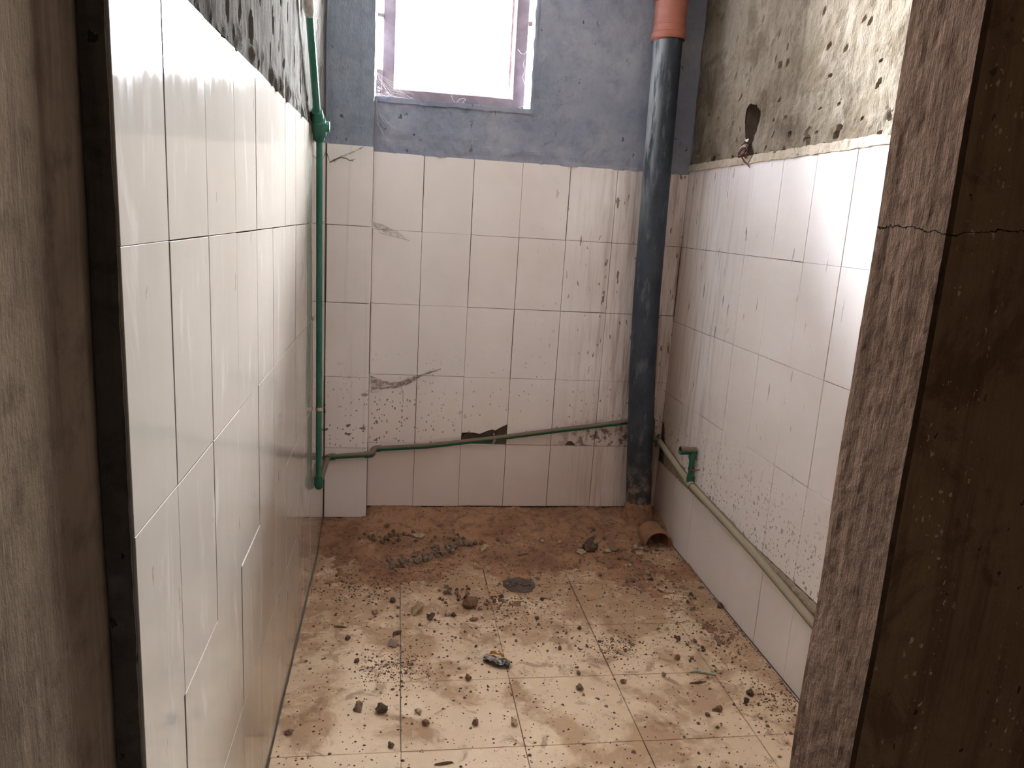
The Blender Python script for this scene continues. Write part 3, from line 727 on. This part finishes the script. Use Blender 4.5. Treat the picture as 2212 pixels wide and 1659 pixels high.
# ------------------------------------------------------------------ stones and scraps
def stone_mesh(seed, ax=(1, 1, .7), rough=.28, sub=1, facet=True):
    bm = bmesh.new(); bmesh.ops.create_icosphere(bm, subdivisions=sub, radius=.5); rnd = random.Random(seed)
    o = Vector((rnd.uniform(0, 90), rnd.uniform(0, 90), 0))
    for v in bm.verts:
        k = 1+rough*2*mn.noise(v.co*2.2+o)+rough*.8*mn.noise(v.co*5+o); v.co = Vector((v.co.x*ax[0]*k, v.co.y*ax[1]*k, v.co.z*ax[2]*k))
    for _ in range(3 if facet else 0):   # a few broken faces
        n = Vector((rnd.uniform(-1, 1), rnd.uniform(-1, 1), rnd.uniform(-.3, 1))).normalized(); lim = rnd.uniform(.22, .34)
        for v in bm.verts:
            e = v.co.dot(n)-lim
            if e > 0: v.co -= n*e
    me = bpy.data.meshes.new('stone'); bm.to_mesh(me); bm.free(); return me
KIND = {}
def proto(shape, mat, seed):
    k = (shape, mat.name, seed)
    if k not in KIND:
        if shape == 'round': me = stone_mesh(seed, (1, .85, .7), .16, 2, False)
        elif shape == 'lump': me = stone_mesh(seed, (1, .85, .75), .34, 2)
        elif shape == 'block': me = stone_mesh(seed, (1, .8, .8), .1, 1)
        elif shape == 'chip': me = stone_mesh(seed, (1, .62, .26), .3, 1)
        elif shape == 'flake': me = stone_mesh(seed, (1, .8, .14), .35, 1)
        else: me = stone_mesh(seed, (1, .16, .13), .22, 2, False)
        me.materials.append(mat); KIND[k] = me
    return KIND[k]
def put(name, me, u, v, px, label, cat, group=None, rz=None, tilt=0, sink=.18):
    p = on_z(u, v, 0); z = ground(p.x, p.y)
    if z > .004: p = on_z(u, v, z); z = ground(p.x, p.y)
    s = px*(p-CAM).length/FPX
    o = link(name, me, None, None); o.scale = (s, s, s); o.rotation_euler = (tilt, 0, random.uniform(0, 6.28) if rz is None else rz)
    zmin = min((v_.co.z for v_ in me.vertices))*s
    o.location = (p.x, p.y, z - zmin*(1-sink) - (.0005 if z < .001 else 0)); tag(o, label, cat, group); return o
D, GY, PL, BR = M_ST_DARK, M_ST_GREY, M_ST_PALE, M_ST_BROWN
ITEMS = [
 ('stone','round',BR,1015.5,1311,34,'large smooth brown stone in the middle of the floor'),
 ('mortar_lump','lump',PL,902,1324,32,'pale crumbling mortar lump left of the smooth brown stone'),
 ('stone','lump',D,930,1338,17,'small dark stone just right of the pale mortar lump'),
 ('stone','block',PL,965,1330,17,'square beige stone between mortar lump and smooth brown stone'),
 ('stone','lump',D,980,1332,14,'dark pebble touching the square beige stone'),
 ('tile_chip','chip',BR,1022,1340,22,'flat tan chip just below the smooth brown stone'),
 ('stone_chip','chip',D,857,1370,26,'dark pointed wedge of stone left of the tile corner'),
 ('mortar_flake','flake',GY,850,1392,32,'flat grey flake below the dark pointed wedge'),
 ('stone','block',D,751,1382,15,'small dark cube of stone on the left of the floor'),
 ('wood_splinter','stick',D,735,1355,28,'brown splinter lying near the left wall'),
 ('stone','lump',GY,811,1326,15,'small grey-brown stone left of the mortar lump'),
 ('stone','round',D,848,1300,14,'dark pebble above left of the mortar lump'),
 ('stone','round',D,771,1431,12,'round dark pebble on the left front floor tile'),
 ('stone','block',BR,1010.5,1469,19,'reddish brown stone on the joint below the crumpled wrapper'),
 ('stone','lump',GY,626,1586,17,'grey stone near the left wall at the bottom'),
 ('dirt_clod','lump',D,823,1537,28,'dark ragged dirt clod on the front left floor tile'),
 ('dirt_clod','lump',GY,776,1533,24,'brown dirt clod left of the dark ragged clod'),
 ('stone','block',BR,919.5,1566,18,'reddish stone in the front middle floor tile'),
 ('stone','block',BR,1027.7,1566,18,'reddish stone right of centre in the front floor tile'),
 ('stone','round',PL,903,1539,14,'pale flat pebble above the reddish front stone'),
 ('stone','lump',D,845,1614,14,'dark pebble beside the front left tile joint'),
 ('pipe_offcut','stick',D,958,1651,38,'dark rod-shaped scrap at the bottom edge of the photo'),
 ('stone','lump',PL,1111,1566,18,'flat beige pebble right of the reddish stones at the front'),
 ('tile_shard','flake',GY,1552,1388,32,'grey shard tilted up on the right of the floor'),
 ('twig','stick',D,1508,1476,34,'dark broken twig on the right front floor'),
 ('stone','block',BR,1463,1425,16,'brown stone on the right floor behind the tile joint'),
 ('stone_chip','chip',GY,1365,1393,17,'angular grey chip right of the wrapper'),
 ('stone_chip','block',GY,1250,1457,13,'grey chip on the tile joint right of the wrapper'),
 ('stone_chip','block',GY,1434,1460,13,'grey chip on the tile joint beside the brown stone'),
 ('stone','round',BR,1346,1475,13,'round red-brown pebble in front of the right tile joint'),
 ('stone','lump',GY,1252,1489,18,'broken grey pebble below the grey chip on the joint'),
 ('stone','lump',BR,1550,1536,18,'brown stone at the front right of the floor'),
 ('stone','block',GY,1528,1547,12,'small grey pebble left of the front right brown stone'),
 ('stone','chip',D,1549,1572,12,'tiny dark chip below the front right brown stone'),
 ('stone','lump',D,1610,1517,15,'dark stone near the right wall at the front'),
 ('stone','lump',D,1620,1501,17,'dark stone behind the front right wall stone'),
 ('stone','round',D,1171,1296,10,'lone dark pebble right of the broken floor hole'),
 ('stone','round',D,1160,1338,10,'lone dark pebble in the centre below the broken hole'),
 ('stone','lump',D,1554,1312,17,'dark stone against the right wall'),
 ('stone_chip','chip',D,1515,1271,18,'dark chip against the right wall behind the dark stone'),
 ('mortar_lump','lump',D,1272,1183,34,'dark jagged mortar lump near the back wall'),
 ('tile_shard','flake',PL,1258,1188,26,'tan shard leaning on the dark jagged lump'),
 ('wood_splinter','stick',D,1129,1198,28,'thin dark splinter on the dirt near the back'),
 ('mortar_flake','flake',GY,1326,1176,30,'flat grey flake left of the open drain pipe'),
 ('stone','lump',PL,1312,1190,14,'pale pebble in front of the flat grey flake'),
 ('stone','block',PL,1372,1186,15,'pale stone at the left lip of the open drain'),
 ('stone','round',GY,1395,1189,16,'grey stone lying in the mouth of the drain'),
 ('stone','round',GY,1424,1181,11,'grey pebble inside the drain mouth'),
 ('stone','lump',PL,1382,1201,12,'small tan pebble in front of the drain'),
 ('tile_shard','flake',PL,980,1178,34,'flat tan shard at the upper end of the gravel heap'),
 ('tile_shard','flake',PL,908,1146,34,'flat tan shard near the pier foot'),
 ('stone','lump',PL,1046,1190,22,'pale mortar crumb in the middle of the back dirt'),
]
for i, (nm, sh, mt, u, v, px, lb) in enumerate(ITEMS):
    put(nm, proto(sh, mt, i % 5), u, v, px, lb, 'splinter' if sh == 'stick' else 'stone', None, None if sh != 'stick' else random.uniform(-.4, .4), .7 if 'tilted' in lb else 0)
# pale plastic strip on the tile joint
stp = [on_z(1490, 1452, .004), on_z(1505, 1449, .006), on_z(1525, 1452, .006), on_z(1545, 1457, .004)]
o = empty('plastic_strip', on_z(1515, 1453, 0)); tag(o, 'pale green plastic strip lying along the right tile joint', 'strip')
part('strip', tubeVF([stp[0].lerp(stp[1], .0), stp[1], stp[2], stp[3]], [.002, .0055, .0055, .0025], 6), simple('pale_plastic', (.45, .46, .37), (.30, .30, .24), 40, .6), o)
# crumpled wrapper
def wrapper():
    c = on_z(1075, 1434, 0); o = empty('crumpled_wrapper', (c.x, c.y, 0)); tag(o, 'crumpled black and silver wrapper with an orange edge on the floor', 'wrapper')
    mats = [simple('foil_dark', (.035, .03, .03), (.25, .235, .22), 45, .35, 0, .2, (.45, .6)), simple('foil_silver', (.38, .36, .33), (.06, .05, .05), 60, .3, .3, 0, (.5, .62)), simple('foil_orange', (.55, .26, .04), (.35, .15, .03), 30, .4)]
    def sheet(name, L, Wd, m, seed, off, yaw, lift):
        A, B = lin(-L/2, L/2, .006), lin(-Wd/2, Wd/2, .005); cy, sy = math.cos(yaw), math.sin(yaw)
        def f(a, b):
            z = .004+lift*(1-(2*b/Wd)**2) + .010*abs(mn.noise(Vector((a*45+seed, b*60, seed)))) + .004*mn.noise(Vector((a*120, b*120, seed)))
            b2 = b*(1+.35*mn.noise(Vector((a*30, seed, 0))))
            return (off[0]+a*cy-b2*sy, off[1]+a*sy+b2*cy, max(.0015, z+off[2]))
        return link(name, mesh(name, *sheetVF(A, B, f)), m, o)
    sheet('body', .085, .036, mats[0], 1.3, (0, 0, 0), -.55, .014)
    sheet('fold', .070, .022, mats[1], 5.1, (-.010, -.006, .010), -.62, .008)
    sheet('edge', .046, .010, mats[2], 8.7, (.000, .019, .014), -.60, .006)['label'] = 'orange printed edge'
wrapper()
# gravel heaps: the stones that can be told apart
SHAPE = {'lump': 'lumpy', 'block': 'blocky', 'chip': 'flat'}
def heap(poly, n, wpx, px, what, group, mats):
    """what = (noun, place): every stone is described by size, tone and shape, and by the end of the scatter it lies at"""
    for i in range(n):
        t = random.random()*(len(poly)-1); k = int(t); f = t-k
        u = poly[k][0]*(1-f)+poly[k+1][0]*f; v = poly[k][1]*(1-f)+poly[k+1][1]*f
        u += random.gauss(0, wpx); v += random.gauss(0, wpx*.42)
        sh, mt, size = random.choice(('lump', 'block', 'chip')), random.choice(mats), random.uniform(*px)
        third = (u-poly[0][0])/(poly[-1][0]-poly[0][0])
        end = 'left end of' if third < .33 else 'middle of' if third < .67 else 'right end of'
        big = 'small' if size < px[0]+(px[1]-px[0])*.5 else 'larger'
        tone = {'stone_dark': 'dark', 'stone_grey': 'grey-brown', 'stone_heap': 'tan-grey', 'stone_pale': 'pale tan', 'stone_brown': 'red-brown'}[mt.name]
        put('gravel_stone', proto(sh, mt, random.randrange(5)), u, v, size, '%s %s %s %s at the %s %s' % (big, tone, SHAPE[sh], what[0], end, what[1]), 'stone', group, sink=.3)
heap([(838, 1229), (870, 1217), (905, 1205), (940, 1192), (972, 1182), (1000, 1163)], 78, 11, (10, 20), ('stone', 'the diagonal gravel heap'), 'diagonal gravel heap', (GY, GY, M_ST_HEAP))
heap([(1085, 1262), (1120, 1268), (1158, 1262)], 22, 13, (5, 11), ('crumb', 'the broken floor patch'), 'crumbs in the floor hole', (D, GY))
heap([(955, 1290), (1000, 1280), (1050, 1300), (1080, 1304)], 34, 20, (6, 13), ('crumb', 'the gravel by the brown stone'), 'gravel in mid floor', (D, GY, BR))
heap([(790, 1140), (840, 1142), (890, 1148)], 30, 22, (6, 13), ('crumb', 'the rubble before the pier foot'), 'rubble by the pier', (D, GY, BR))
heap([(1330, 1250), (1400, 1255), (1450, 1285), (1490, 1305)], 36, 26, (5, 12), ('chip', 'the scatter on the right floor'), 'chips on the right floor', (D, GY, PL))
heap([(1440, 1330), (1520, 1440), (1560, 1470)], 26, 28, (5, 11), ('crumb', 'the front right crumbs'), 'crumbs on the front right', (D, BR, GY))
heap([(760, 1165), (900, 1150), (1050, 1150), (1180, 1165), (1340, 1150)], 40, 26, (6, 12), ('crumb', 'the dirt along the back wall'), 'crumbs along the back wall', (D, BR, BR, PL))
heap([(700, 1230), (790, 1280), (960, 1400), (1180, 1400), (1360, 1360)], 34, 34, (5, 10), ('crumb', 'the middle floor tiles'), 'crumbs over mid tiles', (D, BR, GY))
heap([(1230, 1160), (1300, 1180), (1400, 1200)], 22, 24, (6, 13), ('crumb', 'the rubble before the drain'), 'rubble by the drain', (D, BR, PL))
# loose grit too small to tell apart: one mesh
def grit(name, n, lab, seed, mat, size):
    rnd = random.Random(seed); V, F = [], []
    for i in range(n):
        if rnd.random() < .45: x, y = rnd.uniform(XL+.01, XR-.01), -1.75*rnd.random()
        else:
            bx, by, r, k = rnd.choice(BLOB); x, y = rnd.gauss(bx, r*.5), rnd.gauss(by, r*.5)
            x = min(XR-.012, max(XL+.012, x)); y = min(-.02, y)
        if x < .01 and y > YC-.01: continue
        s = rnd.uniform(*size)*rnd.choice((.6, .8, 1, 1, 1.3, 2.0)); z = ground(x, y); n0 = len(V); a = rnd.uniform(0, 6.28)
        for k in range(4): V.append((x+math.cos(a+k*1.57)*s*rnd.uniform(.6, 1.2), y+math.sin(a+k*1.57)*s*rnd.uniform(.5, 1), z-.0005))
        V.append((x+s*rnd.uniform(-.3, .3), y+s*rnd.uniform(-.3, .3), z+s*rnd.uniform(.4, 1)))
        F.extend((n0+k, n0+(k+1) % 4, n0+4) for k in range(4))
    o = link(name, mesh(name, V, F), mat, dl); o['kind'] = 'stuff'; o['label'] = lab
grit('grit', 6000, 'fine dark grit strewn all over the floor', 3, M_ST_DARK, (.0011, .0032))
grit('mortar_crumbs', 2600, 'fine tan mortar crumbs strewn over the floor', 5, M_ST_GREY, (.0016, .0044))

# ------------------------------------------------------------------ cobwebs
def web_sheet(name, top, bot, mat, root, sag=.0, n=14):
    """a film of web between two lines of points"""
    def at(L, t):
        t *= len(L)-1; k = min(int(t), len(L)-2); return L[k].lerp(L[k+1], t-k)
    c = Vector(root.location); V, F = [], []; m = 6
    for i in range(n+1):
        for j in range(m+1):
            p = at(top, i/n).lerp(at(bot, i/n), j/m); s = mn.noise(p*60)*.003
            V.append(p - c + Vector((0, s - sag*math.sin(math.pi*j/m), s)))
    for i in range(n):
        for j in range(m): F.append((i*(m+1)+j, (i+1)*(m+1)+j, (i+1)*(m+1)+j+1, i*(m+1)+j+1))
    return link(name, mesh(name, V, F, True), mat, root)
def Pb(u, v, y=-.012): return on_y(u, v, y)
w = empty('cobweb', Pb(740, 340, YC-.006)); tag(w, 'torn dark cobweb across the top tile of the pier', 'cobweb')
k = YC-.006
web_sheet('web_film', [Pb(712, 350, k), Pb(735, 337, k-.01), Pb(760, 328, k), Pb(790, 315, k)], [Pb(713, 352, k), Pb(735, 342, k), Pb(755, 334, k), Pb(785, 319, k)], M_WEB_D, w)
for P_ in ([(712, 351), (722, 345), (735, 340), (748, 342), (756, 347), (768, 343)], [(760, 346), (764, 349)], [(722, 345), (724, 351)], [(705, 328), (712, 348)]):
    part('web_strand', tubeVF([Pb(u, v, k-.002) for u, v in P_], [.0018]*(len(P_)-1)+[.0006], 6), M_THREAD_D, w)
w = empty('cobweb', Pb(840, 500)); tag(w, 'small grey cobweb veil on the second tile row beside the pier', 'cobweb')
web_sheet('web_film', [Pb(806, 478, -.06), Pb(830, 487, -.03), Pb(855, 498, -.01), Pb(879, 514, -.004)], [Pb(806, 488, -.06), Pb(826, 500, -.03), Pb(850, 509, -.01), Pb(879, 515, -.004)], web_material('grey_web', (.22, .18, .165), .55), w)
part('web_strand', tubeVF([Pb(808, 486, -.05), Pb(822, 503, -.02), Pb(850, 510, -.006), Pb(885, 520, -.004)], .0006, 5), M_THREAD_D, w)
w = empty('cobweb', Pb(860, 820)); tag(w, 'long sagging brown cobweb full of dust above the green pipe', 'cobweb')
web_sheet('web_film', [Pb(801, 812, -.07), Pb(825, 824, -.05), Pb(860, 825, -.03), Pb(900, 811, -.012), Pb(925, 804, -.008), Pb(952, 796, -.003)],
          [Pb(801, 846, -.07), Pb(822, 840, -.05), Pb(858, 838, -.03), Pb(885, 829, -.012), Pb(915, 810, -.008), Pb(952, 799, -.003)], web_material('brown_web', (.20, .125, .095), .92), w, .012, 26)
for P_ in ([(866, 834), (870, 850), (871, 872)], [(801, 812), (840, 829), (880, 824), (920, 806), (952, 797)], [(801, 848), (818, 846)]):
    part('web_strand', tubeVF([Pb(u, v, -.02) for u, v in P_], .0008, 5), M_THREAD_D, w)
w = empty('cobweb', on_y(840, 205, .01)); tag(w, 'bright cobweb stretched across the lower left corner of the window', 'cobweb')
web_sheet('web_film', [on_y(815, 185, .04), on_y(830, 195, .045), on_y(850, 207, .045), on_y(885, 214, .045)], [on_y(811, 209, .002), on_y(828, 213, .002), on_y(856, 215, .002), on_y(890, 219, .004)], M_WEB_L, w)
rnd = random.Random(4)
for i in range(22):
    a = on_y(812+rnd.uniform(-2, 8), 150+rnd.random()*62, .03); b = on_y(835+rnd.random()*60, 196+rnd.random()*22, .046)
    m = a.lerp(b, .5)+Vector((0, -.008, -.012*rnd.random()))
    part('web_strand', tubeVF([a, m, b], .0004, 4, False), M_THREAD, w, None)
for i in range(8):
    a = on_y(812, 212+rnd.random()*25, -.012); b = on_y(820+rnd.random()*45, 255+rnd.random()*50, -.008)
    part('web_strand', tubeVF([a, a.lerp(b, .5)+Vector((-.012, -.004, -.006)), b], .00045, 4, False), M_THREAD, w, None)
w = empty('cobweb', on_y(990, 215, .03)); tag(w, 'dusty web tuft on the middle of the window bottom rail', 'cobweb')
for P_ in ([(975, 206), (978, 216), (985, 223), (993, 222)], [(985, 223), (993, 214), (1003, 212), (1006, 215), (1000, 221)], [(988, 224), (1000, 222), (1008, 226)]):
    part('web_strand', tubeVF([on_y(u, v, .040) for u, v in P_], .0012, 5), M_THREAD, w)
w = empty('cobweb', on_y(1132, 150, .03)); tag(w, 'knotted cobweb hanging down the right window stile', 'cobweb')
for P_ in ([(1119, 106), (1126, 116), (1133, 117), (1139, 109)], [(1133, 130), (1130, 140), (1134, 152), (1129, 166), (1133, 182)], [(1140, 120), (1139, 160), (1135, 200), (1138, 225)], [(1112, 237), (1125, 231), (1137, 228), (1142, 215)]):
    part('web_strand', tubeVF([on_y(u, v, .042) for u, v in P_], .0011, 5), M_THREAD, w)
